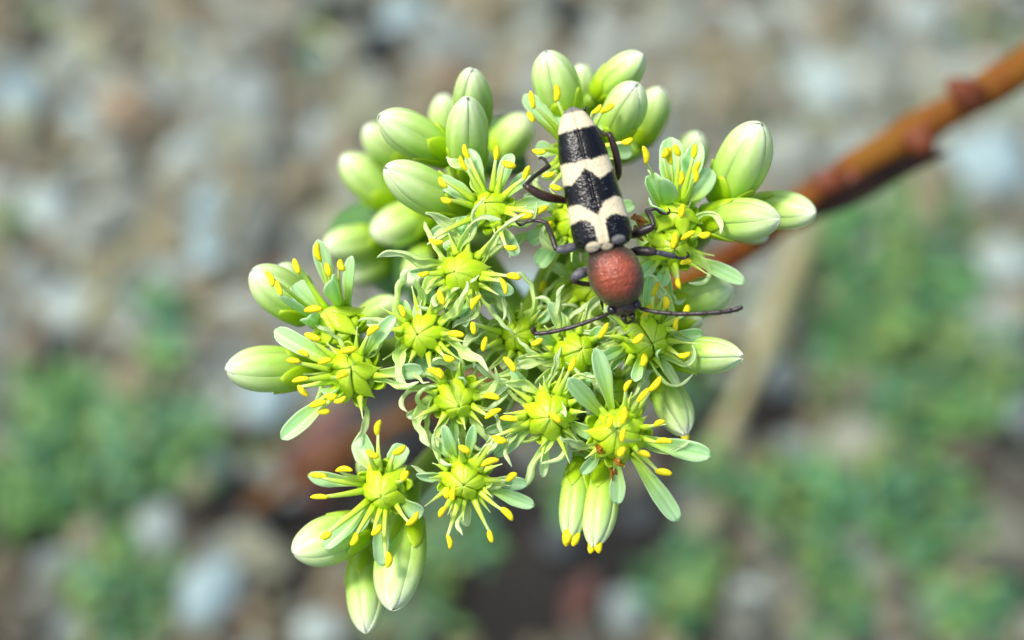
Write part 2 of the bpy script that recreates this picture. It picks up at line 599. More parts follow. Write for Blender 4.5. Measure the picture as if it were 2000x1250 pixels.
STONES = [(410, 162, 46, "white"), (385, 62, 44, "blue"), (620, 250, 60, "white"), (150, 75, 42, "pink"), (262, 50, 40, "tan"), (150, 245, 46, "blue"), (30, 190, 60, "blue"),
          (370, 300, 52, "white"), (420, 395, 48, "blue"), (90, 410, 70, "white"), (510, 335, 44, "grey"), (40, 130, 40, "grey"), (250, 175, 40, "tan"), (520, 60, 44, "grey"),
          (640, 95, 40, "blue"), (800, 30, 55, "blue"), (860, 95, 50, "grey"), (960, 40, 46, "tan"), (1040, 70, 44, "white"), (1180, 40, 44, "white"), (1420, 40, 48, "white"),
          (1545, 25, 44, "white"), (1290, 50, 44, "pink"), (1310, 90, 26, "rust"), (1600, 170, 78, "white"), (1690, 165, 44, "tan"), (1800, 30, 60, "white"), (1830, 110, 55, "grey"),
          (1560, 130, 50, "grey"), (1400, 170, 46, "tan"), (1960, 270, 50, "pink"), (1930, 330, 80, "blue"), (1880, 380, 50, "white"), (1990, 60, 40, "white"),
          (1960, 520, 70, "white"), (1850, 480, 46, "grey"), (1985, 800, 46, "white"), (1560, 540, 42, "pink"), (1470, 620, 44, "grey"), (1540, 730, 48, "grey"), (1950, 680, 40, "tan"),
          (400, 480, 60, "blue"), (250, 500, 50, "tan"), (320, 530, 50, "white"), (130, 600, 60, "white"), (60, 550, 50, "grey"), (270, 590, 46, "blue"), (410, 668, 46, "white"),
          (40, 700, 50, "pink"), (215, 680, 46, "tan"), (530, 770, 75, "blue"), (400, 830, 60, "white"), (300, 740, 40, "pink"), (470, 690, 46, "grey"), (360, 560, 36, "pink"),
          (420, 905, 44, "grey"), (300, 1030, 55, "white"), (170, 1050, 46, "pink"), (90, 1110, 55, "grey"), (410, 1155, 82, "blue"), (480, 1070, 62, "tan"), (530, 1090, 46, "tan"),
          (620, 1230, 60, "white"), (40, 1225, 46, "pink"), (140, 1220, 50, "grey"), (560, 940, 42, "grey"), (640, 900, 50, "rust"), (560, 880, 46, "rust"),
          (1470, 1180, 56, "white"), (1560, 1170, 44, "tan"), (1225, 1190, 56, "grey"), (1700, 1130, 50, "grey"), (1770, 1110, 40, "pink"), (1740, 1210, 44, "pink"),
          (1880, 1100, 46, "tan"), (1960, 1060, 36, "white"), (1430, 870, 40, "grey"), (1740, 870, 46, "pink"), (1560, 870, 46, "grey"), (1830, 1180, 46, "grey"),
          (1000, 640, 70, "grey"), (1040, 560, 60, "blue"), (880, 620, 60, "pink"), (830, 560, 60, "tan"), (1250, 1000, 44, "dark"), 
          (1090, 1050, 46, "dark"), (760, 830, 50, "dark"), (500, 1000, 46, "dark"), (120, 680, 32, "dark"), (740, 60, 40, "dark"), (1950, 930, 44, "tan"), (1990, 1220, 50, "tan"),
          (1640, 300, 44, "white"), (1700, 90, 44, "grey"), (1480, 300, 46, "grey"), (1320, 200, 50, "tan"), (1560, 420, 42, "white"), (1860, 620, 30, "white"), (1640, 1090, 36, "grey")]
sv3, sf3 = ico(3)
STONE_MESH = []
for k in range(8):
    s = stone_shape(sv3, 40 + k, 0.30)
    me = bpy.data.meshes.new("pebble")
    me.from_pydata(s.tolist(), [], sf3)
    me.shade_smooth()
    STONE_MESH.append(me)
for i, (px, py, r, tone) in enumerate(STONES):
    me = STONE_MESH[i % 8].copy()
    me.materials.append(M_STONE[tone])
    g = G(px, py, 0.2)
    R_ = .84 * r * SPX * (g - CAM).dot(VIEW) / D
    o = link("pebble", me, None, (g.x, g.y, R_ * 0.38))
    o.scale = (R_ * random.uniform(.85, 1.15), R_ * random.uniform(.95, 1.3), R_ * random.uniform(.55, .75))
    o.rotation_euler = (random.uniform(-.25, .25), random.uniform(-.25, .25), random.uniform(0, 6.28))
    where = "half sunk among low green weeds" if in_blobs(px, py, GREEN) > .45 else "lying in a dark gravel-free patch" if in_blobs(px, py, DARK) > .5 else "lying in open gravel"
    size = "large" if r >= 60 else "small" if r <= 42 else "middling"
    tag(o, f"{size} {STONE_TXT[tone]} pebble {where}", "pebble", f"{size} {STONE_TXT[tone]} pebbles {where}")


def cover():
    V, F, C = [], [], []
    greens = [(0.085, 0.24, 0.055), (0.13, 0.28, 0.065), (0.05, 0.20, 0.085), (0.19, 0.30, 0.07), (0.045, 0.14, 0.04), (0.10, 0.29, 0.15)]
    spots = []
    for bl in GREEN:
        for k in range(int(.0125 * 4 * 1.6 * bl[2] * bl[3] * .62)):
            spots.append((bl[0] + RNG.uniform(-1.35, 1.35) * bl[2], bl[1] + RNG.uniform(-1.35, 1.35) * bl[3]))
    for px, py in spots:
        g = in_blobs(px, py, GREEN)
        if g < RNG.uniform(0.2, 1.5):
            continue
        q0 = G(px, py, 0.3)
        x, y = q0.x, q0.y
        patch = noise.noise(Vector((x * 0.9, y * 0.9, 8.0)))
        c = np.array(greens[int((patch * 0.9 + 0.5 + RNG.uniform(-.22, .22)) * 6) % 6]) * RNG.uniform(.62, 1.2)
        L = RNG.uniform(.2, .5)
        wd = L * RNG.uniform(.22, .4)
        az, el = RNG.uniform(0, 6.28), RNG.uniform(-.2, 1.0)
        d = Vector((math.cos(az) * math.cos(el), math.sin(az) * math.cos(el), math.sin(el)))
        s = d.cross(Vector((0, 0, 1))).normalized()
        u = s.cross(d)
        p = Vector((x, y, 0.05 + abs(RNG.normal(0, .28)) * min(1, g)))
        b = len(V)
        for q in (p, p + d * L * .45 + s * wd - u * .02, p + d * L * .5 + u * wd * .35, p + d * L * .45 - s * wd - u * .02, p + d * L - u * L * .12):
            V.append(tuple(q))
            C.append((*c, 1))
        F += [(b, b + 2, b + 1), (b, b + 3, b + 2), (b + 1, b + 2, b + 4), (b + 2, b + 3, b + 4)]
    return tag(big_mesh("ground_cover", V, F, C, M_COVER), "low creeping green weeds between the stones", "ground cover", None, "stuff")


cover()

M_STRAW = simple("dry_straw", (0.21, 0.20, 0.085), (0.32, 0.30, 0.15), 2.0, 0.7, 0.3, 0.02)
pts = spline([G(1375, 960, 0.1), G(1400, 880, 0.5), G(1450, 770, .9), G(1510, 620, 1.1), G(1565, 480, .8), G(1600, 400, .3)], 40)
V, F, UV = tube(pts, lambda t: 0.25 * (0.75 + 0.25 * math.sin(t * 9 + 1)) * (1 - 0.45 * t), 10, 0.45)
tag(mk("straw_stalk", V, F, M_STRAW, None, pts[0], UV), "broad dry yellowish straw stalk lying across gravel and weeds", "straw")
for i, (a, b_) in enumerate([((150, 650), (300, 420)), ((610, 60), (680, 160)), ((1700, 330), (1800, 250)), ((480, 360), (420, 480))]):
    p0, p1 = G(*a, 0.3), G(*b_, 0.5)
    V, F, UV = tube(spline([p0, (p0 + p1) / 2 + Vector((.1, .1, .15)), p1], 14), lambda t: 0.07 * (1 - .5 * t), 6)
    tag(mk("straw_piece", V, F, M_STRAW, None, p0, UV), "thin broken bit of dry straw on the gravel", "straw", "thin bits of straw")

M_DEAD = simple("dead_leaf_red", (0.07, 0.024, 0.018), (0.13, 0.06, 0.04), 2.0, 0.6, 0.4, 0.03)
for i, (px, py, ang, L, wd) in enumerate([(625, 850, 0.6, 1.1, .55), (590, 930, 2.4, .8, .45), (1130, 1170, 1.0, .6, .3), (900, 640, 2.0, 1.0, .6), (520, 545, 0.3, .5, .25)]):
    g = G(px, py, 0.35)
    d = Vector((math.cos(ang), math.sin(ang), 0.12))
    line = [g + d * (L * t) + Vector((0, 0, 0.22 * math.sin(t * 3.0))) for t in np.linspace(-.5, .5, 12)]
    V, F, UV = ribbon(line, lambda t: wd * math.sin(math.pi * min(.98, max(.04, t))) ** .7, Vector((0, 0, 1)), 0.35, None, 0.03, 7)
    tag(mk("dead_leaf", V, F, M_DEAD, None, g, UV), "curled reddish brown dead leaf lying on the soil", "leaf", "dead leaves on the ground")

# ================================================================== THE STONECROP
HUB = P(1060, 690, 2.1)
PLANT = empty("stonecrop_plant", G(480, 1000))
ORG[PLANT] = Vector(PLANT.location)
tag(PLANT, "pale green stonecrop flower head with yellow anthers on a red brown stem", "plant")

# woody red stem crossing behind the head
M_BARK, nt_, b_, out_ = material("stem_red_bark")
n1 = noise_tex(nt_, 1.4, 5, 0.6)
r1 = ramp(nt_, [(0.34, (0.11, 0.028, 0.005)), (0.5, (0.16, 0.058, 0.004)), (0.68, (0.17, 0.080, 0.005))])
nt_.links.new(n1.outputs[0], r1.inputs[0])
nt_.links.new(r1.outputs[0], b_.inputs["Base Color"])
b_.inputs["Roughness"].default_value = 0.75
b_.inputs["Specular IOR Level"].default_value = .2
bump(nt_, noise_tex(nt_, 9, 4).outputs[0], 0.5, 0.05, b_)
STEMPTS = [P(2300, -60, 4.2), P(2120, 50, 4.4), P(1960, 155, 4.6), P(1800, 250, 4.7), P(1660, 335, 4.8), P(1540, 420, 5.2), P(1400, 520, 5.9), P(1200, 620, 7.2), P(950, 740, 9.6), P(720, 855, 13.2), G(480, 1000, -.1)]
sp = spline(STEMPTS, 90)
V, F, UV = tube(sp, lambda t: 0.145 * (1 + 0.14 * math.sin(t * 55) * math.sin(t * 17)) * (1 - .35 * t), 14)
STEM = mk("woody_stem", V, F, M_BARK, PLANT, sp[0], UV)
M_SCAR = simple("leaf_scar_red", (0.11, 0.022, 0.004), (0.15, 0.036, 0.006), 6, 0.6, 0.2, 0.02)
for (a, b) in [((1905, 195, 4.45), (1850, 160, 4.35)), ((1640, 365, 4.65), (1590, 345, 4.6)), ((1790, 255, 4.6), (1812, 318, 4.6)), ((1650, 345, 4.7), (1690, 388, 4.65)), ((2040, 90, 4.4), (2080, 130, 4.3)), ((1490, 450, 5.3), (1455, 435, 5.1))]:
    l = spline([P(*a), (P(*a) + P(*b)) / 2 + TOCAM * .03, P(*b)], 8)
    V, F, UV = tube(l, lambda t: 0.12 * math.cos(t * 1.35) + .01, 9, 0.6)
    mk("leaf_scar", V, F, M_SCAR, STEM, l[0], UV)
M_STRIP = simple("stem_strip_dark", (0.006, 0.004, 0.004), (0.018, 0.012, 0.010), 3, 0.9, 0.3, 0.03, .05)  # near-black strip along the lower side of the stem
l = spline([P(1590, 412, 4.7), P(1650, 388, 4.45), P(1715, 354, 4.35), P(1780, 322, 4.35), P(1850, 297, 4.5)], 24)
V, F, UV = ribbon(l, lambda t: 0.17 * (math.sin(math.pi * min(.97, .12 + t * .86)) ** .6), TOCAM, 0.5, lambda t: t * .8, 0.04, 7)
mk("stem_strip", V, F, M_STRIP, PLANT, l[0], UV)
M_LEAF = leafy("leaf_dark_green", [(0.0, (0.05, 0.13, 0.02)), (1.0, (0.09, 0.22, 0.06))], transl=0.1, sss=.1, rough=.45)
for (a, b, wd) in [((830, 480, 2.0), (690, 545, 2.3), .24), ((835, 490, 2.0), (760, 575, 2.2), .22), ((840, 500, 1.9), (815, 590, 2.1), .20), ((820, 470, 2.0), (650, 500, 2.4), .24), ((960, 330, 1.6), (1010, 300, 1.9), .2)]:
    p0, p1 = P(*a), P(*b)
    l = bez(p0, p0 + (p1 - p0) * .3 + UP * .1, p0 + (p1 - p0) * .7 + UP * .12, p1, 14)
    V, F, UV = tube(l, lambda t: wd * (.35 + .65 * math.sin(math.pi * min(.97, .1 + t * .86)) ** .7) * (1 if t < .9 else .6), 12, .55)
    mk("fleshy_leaf", V, F, M_LEAF, PLANT, p0, UV)

# green stalk and branches
NODES = {"ul": (905, 455, 1.25), "ull": (800, 480, 2.3), "top": (1150, 300, 1.15), "right": (1350, 470, 1.05), "r2": (1290, 640, 1.0), "left": (700, 690, 0.95),
         "bl": (800, 955, 1.0), "bm": (905, 850, 1.15), "br": (1185, 850, 0.95), "mid": (1000, 680, 1.2), "ml": (860, 650, 1.15)}
NP = {k: P(*v) for k, v in NODES.items()}
stalk_end = P(1270, 590, 6.9)
V, F, UV = tube(bez(HUB, HUB + VIEW * 2 + Vector((0, 0, -.2)), stalk_end + TOCAM * 1.5, stalk_end, 26), lambda t: 0.13 + .03 * t, 12)
STALK = mk("flower_stalk", V, F, M_STEM, PLANT, HUB, UV)
for k, n in NP.items():
    if k == "ull":
        a = NP["ul"] + VIEW * .2
    else:
        a = HUB
    V, F, UV = tube(bez(a, a + (n - a) * .35 + VIEW * .05, n - TOCAM * .45 - (n - a) * .12, n, 16), lambda t: 0.115 - .03 * t, 10)
    mk("branch", V, F, M_STEM, STALK, a, UV)


def pedicel(parent, start, direction, node, r0=0.05, r1=0.07):
    n = NP[node]
    L = (n - start).length
    line = bez(start, start + direction * (L * .45), n + TOCAM * (.2 * L), n + VIEW * .03, 14)
    V, F, UV = tube(line, lambda t: r0 + (r1 - r0) * t, 9)
    return mk("pedicel", V, F, M_STEM, parent, start, UV)


def frame(axis):
    e1 = axis.cross(TOCAM)
    if e1.length < 1e-3:
        e1 = axis.cross(UP)
    e1.normalize()
    return e1, axis.cross(e1).normalized()


def bud_profile(t):
    if t < 0.5:
        return 0.70 + 0.30 * math.sin(math.pi / 2 * t / 0.5)
    f = (t - 0.5) / 0.5
    return max(0.0, 1 - f ** 2.35) ** 0.60


def anther(parent, p, d, L=32, W=13.0, ref=None):
    """two-lobed pollen sac centred on p"""
    L, W = L * SPX, W * SPX
    d = d.normalized()
    e1, e2 = frame(d)
    V, F, UV = [], [], []
    n, ns = 8, 10
    bend = random.uniform(-.12, .12)
    for i in range(n):
        t = i / (n - 1)
        r = max(0.12, math.sin(math.pi * (0.06 + 0.88 * t)) ** .45) * W / 2
        if i in (0, n - 1):
            r *= .55
        c = p + d * ((t - .5) * L) + e1 * (bend * L * math.sin(math.pi * t))
        for k in range(ns):
            a = 2 * math.pi * k / ns
            lob = 1 - 0.30 * math.exp(-((a - math.pi / 2 * 1.0) / .35) ** 2) - 0.30 * math.exp(-((a - math.pi * 1.5) / .35) ** 2)
            V.append(c + e1 * (math.cos(a) * r * lob) + e2 * (math.sin(a) * r * .85 * lob))
            UV.append((k / ns, t))
    for i in range(n - 1):
        for k in range(ns):
            a, b = i * ns + k, i * ns + (k + 1) % ns
            F.append((a, b, b + ns, a + ns))
    F.append(tuple(reversed(range(ns))))
    F.append(tuple((n - 1) * ns + k for k in range(ns)))
    return mk("anther", V, F, M_ANTHER, parent, p, UV)


def bud(tip, base, width, node=None, K=5, opening=0.0, seplen=0.40, yellow=0, roll=None, sep_mat=None):
    """closed bud: overlapping petals in a green calyx. tip/base = (px, py, dz)"""
    T, B = P(*tip), P(*base)
    ax = T - B
    L = ax.length
    ax.normalize()
    e1, e2 = frame(ax)
    R_ = .94 * width * SPX * (D + tip[2]) / D / 2
    roll = random.uniform(0, 6.28) if roll is None else roll
    # calyx cup = the part itself
    V, F, UV = [], [], []
    n, ns = 7, 20
    for i in range(n):
        t = i / (n - 1)
        r = R_ * (0.20 + 0.62 * math.sin(t * 1.45) ** .7)
        for k in range(ns):
            a = 2 * math.pi * k / ns
            V.append(B + ax * ((t * .26 - .10) * L) + (e1 * math.cos(a) + e2 * math.sin(a)) * r)
            UV.append((k / ns, t * .6))
    for i in range(n - 1):
        for k in range(ns):
            a, b = i * ns + k, i * ns + (k + 1) % ns
            F.append((a, b, b + ns, a + ns))
    F.append(tuple(reversed(range(ns))))
    F.append(tuple((n - 1) * ns + k for k in range(ns)))
    o = mk("flower_bud", V, F, sep_mat or M_SEPAL, PLANT, B, UV)
    nt_, mv = 20, 9
    for k in range(K):
        th = roll + 2 * math.pi * k / K
        rows, nor = [], []
        jit = random.uniform(-.06, .06)
        tl = random.uniform(.985, 1.01)
        for i in range(nt_):
            q_ = i / (nt_ - 1)
            t = 0.04 + 0.96 * (1 - (1 - q_) ** 1.5)
            span = math.pi / K * (1.22 - opening * .55 * t)
            row, nr = [], []
            for j in range(mv):
                v = 2 * j / (mv - 1) - 1
                a = th + (v + jit * t) * span
                pr = bud_profile(min(1.0, t))
                if opening:
                    pr = max(pr, opening * (0.75 + .25 * t) * (1 if t < .8 else max(.35, 1 - ((t - .8) / .2) ** 2 * .6)))
                tt = t * tl - opening * .10 * (v * v) * max(0, t - .7) / .3
                r = R_ * pr * (0.99 - 0.05 * abs(v) ** 4 + 0.045 * v * (1 - t * .6) + 0.10 * (1 - abs(v) ** 1.2) * math.sin(math.pi * min(t, .98)) ** .5)
                d = e1 * math.cos(a) + e2 * math.sin(a)
                row.append(B + ax * (tt * L) + d * r)
                nr.append(d)
            rows.append(row)
            nor.append(nr)
        V, F, UV = shell(rows, nor, 0.02)
        mk("petal", V, F, M_BUD, o, B, UV)
    # pointed sepal lobes
    for k in range(K):
        th = roll + 2 * math.pi * (k + .5) / K
        rows, nor = [], []
        sl_ = seplen * random.uniform(.85, 1.15)
        for i in range(9):
            f = i / 8
            t = 0.02 + f * sl_
            hw = math.pi / K * 1.12 * (1 - f ** 2.0) ** .8 + 0.03
            row, nr = [], []
            for j in range(7):
                v = 2 * j / 6 - 1
                a = th + v * hw
                r = R_ * (bud_profile(t) * 1.08 + .045) * (1 - .03 * abs(v))
                d = e1 * math.cos(a) + e2 * math.sin(a)
                row.append(B + ax * (t * L) + d * r)
                nr.append(d)
            rows.append(row)
            nor.append(nr)
        V, F, UV = shell(rows, nor, 0.025)
        mk("sepal", V, F, sep_mat or M_SEPAL, o, B, UV)
    for k in range(yellow):
        a = k * 2.2 + 1.0
        q = T - ax * (L * .07) + (e1 * math.cos(a) + e2 * math.sin(a)) * (R_ * .30)
        anther(o, q - ax * (.01 * L), ax, 46, 19)
    if node:
        pedicel(o, B - ax * (.05 * L), -ax, node)
    return o


def petal_w(wmax, sharp=0.6):
    ph, am = random.uniform(0, 6), random.uniform(.02, .09)
    k0 = random.uniform(.45, .62)

    def f(t):
        a = (0.36 + 0.64 * min(1, t / k0) ** 1.3) * (1 + am * math.sin(t * 9 + ph))
        if t > .7:
            a *= max(0.02, 1 - ((t - .7) / .3) ** 2.2) ** sharp
        return wmax * SPX * max(a, .05)
    return f


def open_petal(parent, base, tip, w, n, arch=.12, cup=.35, twist=0.0, mat=None):
    L = (tip - base).length
    c1 = base + (tip - base) * .33 + n * (arch * L)
    c2 = base + (tip - base) * .70 + n * (arch * L)
    line = bez(base, c1, c2, tip, 16)
    V, F, UV = ribbon(line, petal_w(w * .84, .55), n, cup, (lambda t: twist * t) if twist else None, 0.013, 9, keel=.10)
    return mk("petal", V, F, mat or M_PETAL, parent, base, UV)


def wither_petal(parent, base, direction, L, w, n):
    """shrivelled, twisting strip"""
    pts = [base]
    d = direction.normalized()
    side = d.cross(n).normalized()
    p = base.copy()
    curl = random.choice((-1, 1)) * random.uniform(.0, .9)
    for k in range(8):
        sd = d.cross(n).normalized()
        d = (d + sd * (curl * .35 + random.uniform(-.55, .55)) + n * random.uniform(-.50, .45)).normalized()
        p = p + d * (L / 8)
        pts.append(p.copy())
    line = spline(pts, 26)
    tw0, tw1 = random.uniform(-.5, .5), random.uniform(-2.4, 2.4)
    ph = random.uniform(0, 6)
    wf = lambda t: w * SPX * (0.45 + .55 * math.sin(math.pi * min(.95, .08 + t * .9)) ** .8) * (0.75 + .25 * math.sin(t * 11 + ph)) * (1 if t < .85 else max(.15, 1 - (t - .85) / .17))
    V, F, UV = ribbon(line, wf, n, random.uniform(.3, .9), lambda t: tw0 + tw1 * t + .3 * math.sin(t * 9 + ph), 0.016, 7, keel=.3)
    return mk("petal", V, F, M_WITHER, parent, base, UV)


def filament(parent, base, end, n, w0=15, w1=5, arch=.1):
    L = (end - base).length
    c = [base, base + (end - base) * .35 + n * (arch * L), base + (end - base) * .7 + n * (arch * L * .9), end]
    line = bez(*c, 9)
    V, F, UV = tube(line, lambda t: SPX * (w0 + (w1 - w0) * min(1, t * 1.25) ** .7) / 2, 6, .6, n)
    return mk("filament", V, F, M_FIL, parent, base, UV)


def carpel(parent, C, n, e1, e2, a, half, R_, H, apex, tipl):
    """one inflated segment of the boss, running from the apex to a pointed beak outside"""
    rows, nor = [], []
    ni, nj = 13, 9
    for i in range(ni):
        q = i / (ni - 1)
        rho = .04 + q * (1.0 + tipl)
        fan = 1.0 if rho < .72 else max(.03, 1 - ((rho - .72) / (.28 + tipl)) ** .85)
        row, nr = [], []
        for j in range(nj):
            v = 2 * j / (nj - 1) - 1
            aa = a + v * half * 1.10 * fan
            d = e1 * math.cos(aa) + e2 * math.sin(aa)
            rr = rho * (1 + .06 * (1 - v * v))
            h = H * (1 - min(1.2, rho) ** 2.1 * .92) * (1 - .10 * abs(v) ** 2.6 * min(1, rho * 3.0)) - .04 * H * math.exp(-(v / .16) ** 2) + .10 * H * max(0, rho - .85)
            p = C + d * (R_ * rr) + n * (R_ * h) + apex * (1 - min(1, rho)) ** 1.5
            row.append(p)
            nr.append((n + d * rho * .8).normalized())
        rows.append(row)
        nor.append(nr)
    V, F, UV = shell(rows, nor, R_ * .16)
    return mk("carpel", V, F, M_CARPEL, parent, C, UV)


def flower(c, r, node, petals=(), anthers=(), spikes=6, wither=0, tilt=None, K=6, splay=.55, wl=(70, 110), Lc=1.15, fresh=True):
    """c=(px,py,dz) centre, r = radius of the carpel boss in photo px; petals (px,py,dz offset,width); anthers (px,py[,dz offset])"""
    cx, cy, cz = c
    C = P(cx, cy, cz)
    if tilt is None:
        tilt = ((cx - 1040) / 520 * .55, -(cy - 650) / 520 * .55)
    n = camvec(tilt[0], tilt[1], 1.0).normalized()
    e1 = (RIGHT - n * RIGHT.dot(n)).normalized()
    e2 = n.cross(e1)
    rr = r * SPX
    # receptacle cup = the part itself
    V, F, UV = [], [], []
    ns = 20
    prof = [(-.75, .32), (-.55, .62), (-.30, .86), (-.12, .92), (-.02, .78), (.02, .3)]
    for i, (h, q) in enumerate(prof):
        for k in range(ns):
            a = 2 * math.pi * k / ns
            V.append(C + n * (h * rr) + (e1 * math.cos(a) + e2 * math.sin(a)) * (rr * q * (1 + .05 * math.cos(K * a))))
            UV.append((k / ns, i / 5))
    for i in range(len(prof) - 1):
        for k in range(ns):
            a, b = i * ns + k, i * ns + (k + 1) % ns
            F.append((a, b, b + ns, a + ns))
    F.append(tuple(reversed(range(ns))))
    F.append(tuple((len(prof) - 1) * ns + k for k in range(ns)))
    o = mk("flower", V, F, M_SEPAL, PLANT, C, UV)
    a0 = random.uniform(0, 6.28)
    ap = (e1 * random.uniform(-.42, .42) + e2 * random.uniform(-.42, .42)) * rr
    Hd = random.uniform(.62, .85) * Lc
    for k in range(K):
        a = a0 + 2 * math.pi * (k + random.uniform(-.1, .1)) / K
        carpel(o, C - n * (.05 * rr), n, e1, e2, a, math.pi / K, rr * .92 * random.uniform(.94, 1.06), Hd * random.uniform(.9, 1.1), ap, random.uniform(.08, .38))
    for k in range(K):        # short sepals behind
        a = a0 + 2 * math.pi * (k + .5) / K
        e = e1 * math.cos(a) + e2 * math.sin(a)
        b = C - n * (.45 * rr) + e * (.6 * rr)
        t = C - n * (.10 * rr) + e * (1.25 * rr)
        V, F, UV = ribbon(bez(b, b + e * .1 * rr, t - n * .1 * rr, t, 7), lambda f: rr * .62 * (1 - f ** 2) ** .7 + .01, n, .4, None, .025, 5)
        mk("sepal", V, F, M_SEPAL, o, b, UV)

    def rim(px, py, q=.85, h=-.05):
        v = camvec((px - cx), -(py - cy), 0)
        v = v - n * v.dot(n)
        if v.length < 1e-6:
            v = e1.copy()
        v.normalize()
        return C + n * (h * rr) + v * (q * rr), v
    for p in petals:
        px, py, dzo, wd = p[:4]
        b, v = rim(px, py, .8, -.15)
        dist = math.hypot(px - cx, py - cy)
        t = P(px, py, cz + dzo)
        open_petal(o, b, t, wd, n, p[4] if len(p) > 4 else random.uniform(.04, .14), random.uniform(.25, .5), random.uniform(-.35, .35))
    for q in anthers:
        px, py = q[:2]
        dzo = q[2] if len(q) > 2 else -.16 + random.uniform(-.06, .06)
        T = P(px, py, cz + dzo)
        b, v = rim(px, py, random.uniform(.72, .9), .05)
        d = T - b
        if d.length < .02:
            d = n * .1
        dn = d.normalized()
        if len(q) > 3:
            dn = camvec(math.cos(math.radians(q[3])), math.sin(math.radians(q[3])), .15).normalized()
        else:
            dn = (dn + camvec(random.uniform(-.35, .35), random.uniform(-.35, .35), random.uniform(-.1, .35))).normalized()
        filament(o, b, T - dn * (10 * SPX), n, 17, 6.5, random.uniform(.05, .15))
        anther(o, T, dn, random.uniform(23, 38), random.uniform(10.5, 14.5))
    for k in range(spikes):
        a = random.uniform(0, 6.28) if spikes < 5 else 2 * math.pi * (k + random.uniform(-.3, .3)) / spikes
        e = e1 * math.cos(a) + e2 * math.sin(a)
        b = C + e * (.82 * rr)
        t = C + e * (rr * random.uniform(1.35, 2.1)) + n * (rr * random.uniform(0, .7))
        filament(o, b, t, n, 19, 2.5, random.uniform(-.1, .1))
    back = 5 if wither >= 3 else 0
    for k in range(back):        # limp flat petals under the threads
        a = 2 * math.pi * (k + random.uniform(-.3, .3)) / back + a0 + .5
        e = e1 * math.cos(a) + e2 * math.sin(a)
        b = C + e * (.7 * rr) - n * (.25 * rr)
        open_petal(o, b, C + e * (rr * random.uniform(1.9, 2.7)) - n * (rr * random.uniform(.1, .7)), random.uniform(22, 34), n, random.uniform(-.05, .12), random.uniform(.2, .7), random.uniform(-.9, .9), random.choice((M_PETAL, M_WITHER)))
    wither = int(wither * 2.6 + .5)
    for k in range(wither):
        a = 2 * math.pi * (k + random.uniform(-.35, .35)) / wither + a0
        e = e1 * math.cos(a) + e2 * math.sin(a)
        wither_petal(o, C + e * (.75 * rr) - n * (.1 * rr), e + n * random.uniform(-.05, .45), random.uniform(*wl) * SPX * 1.35, random.uniform(6, 11) if random.random() < .4 else random.uniform(13, 27), n)
    if node:
        pedicel(o, C - n * (.6 * rr), -n, node, .06, .075)
    return o


# ---- open flowers (photo pixels, depth behind the plane of focus)
flower((958, 408, .05), 40, "ul", [(915, 290, .10, 34), (1000, 300, .05, 34), (858, 350, .1, 40), (1075, 395, .05, 36), (840, 465, .1, 36), (1010, 500, -.05, 34), (1035, 340, .08, 32)],
       [(912, 297, -.02, 110), (906, 319, -.06, 118), (969, 299, -.1, 88), (994, 321, -.08, -18), (866, 356, -.05, -55), (872, 391, -.12, -18), (1025, 424, -.15, 10), (1058, 411, -.12, 30),
        (852, 470, -.12, -10), (998, 483, -.2, -5), (1029, 338, -.1, 70)], 5, 1, splay=.35, tilt=(-.1, .25))
flower((904, 533, -.05), 47, "ml", [(872, 470, .1, 26)], [(827, 534, -.1, 12), (1003, 541, -.2, -12), (982, 559, -.2, -70), (862, 581, -.15, -70), (930, 591, -.12, 55)], 9, 6, tilt=(-.15, .12), K=5, splay=.42)
flower((826, 650, -.05), 46, "ml", [(780, 590, .05, 30)], [(785, 608, -.1, -70), (891, 653, -.2, -8), (877, 699, -.15, -20), (850, 730, -.2, -32)], 10, 5, tilt=(-.2, -.02), K=7, splay=.35)
flower((1012, 655, .18), 38, "mid", [], [(1049, 668, -.3, 28), (995, 712, -.35, -52), (946, 672, -.3, 75), (924, 641, -.3, -80)], 9, 7, tilt=(0, 0), splay=.4, wl=(80, 130))
flower((888, 776, .02), 44, "bm", [(905, 740, -.25, 26)], [(960, 776, -.15, -10), (963, 808, -.1, 30), (858, 730, -.15, -60)], 9, 5, tilt=(-.15, -.1), K=6, splay=.4)
flower((1072, 808, -.05), 50, "br", [(965, 890, .05, 32), (1005, 738, .1, 26)], [(995, 818, -.1, -5), (1084, 816, -.32, -40), (1117, 712, -.2, 68), (974, 856, -.05, -15)], 10, 4, tilt=(-.05, -.1), K=6, splay=.35)
flower((1122, 690, .05), 46, "mid", [(1045, 652, -.15, 26), (1175, 640, -.1, 26)], [(1179, 646, -.2, 60), (1132, 745, -.2)], 10, 4, tilt=(.05, 0), K=6, splay=.5)
flower((1260, 660, .02), 50, "r2", [(1240, 745, -.12, 26), (1285, 690, -.2, 24), (1170, 700, -.15, 26)],
       [(1246, 661, -.36, 40), (1280, 565, -.1, 65), (1299, 592, -.12, 88), (1264, 607, -.2, 60), (1322, 634, -.1, 85), (1336, 692, -.15, 12), (1257, 703, -.25, 80), (1340, 606, .0, 70)], 12, 3, tilt=(.15, 0), K=6, splay=.5)
flower((1208, 848, -.08), 54, "br", [(1163, 680, -.12, 40, .05), (1111, 738, -.2, 42, .04), (1390, 889, .08, 44), (1325, 1018, .12, 44, .05), (1205, 985, .1, 36), (1135, 925, .08, 26)],
       [(1288, 827, -.15, 20), (1296, 864, -.12, 0), (1258, 888, -.25, -15), (1296, 923, -.05, -10), (1227, 754, -.15, 60), (1256, 772, -.2, 50), (1279, 750, -.15, 50), (1217, 850, -.42, 80), (1190, 825, -.4, 80), (1217, 812, -.38, 80), (1215, 883, -.38, 60)],
       5, 1, tilt=(.12, -.15), K=7, splay=.35, Lc=.9)
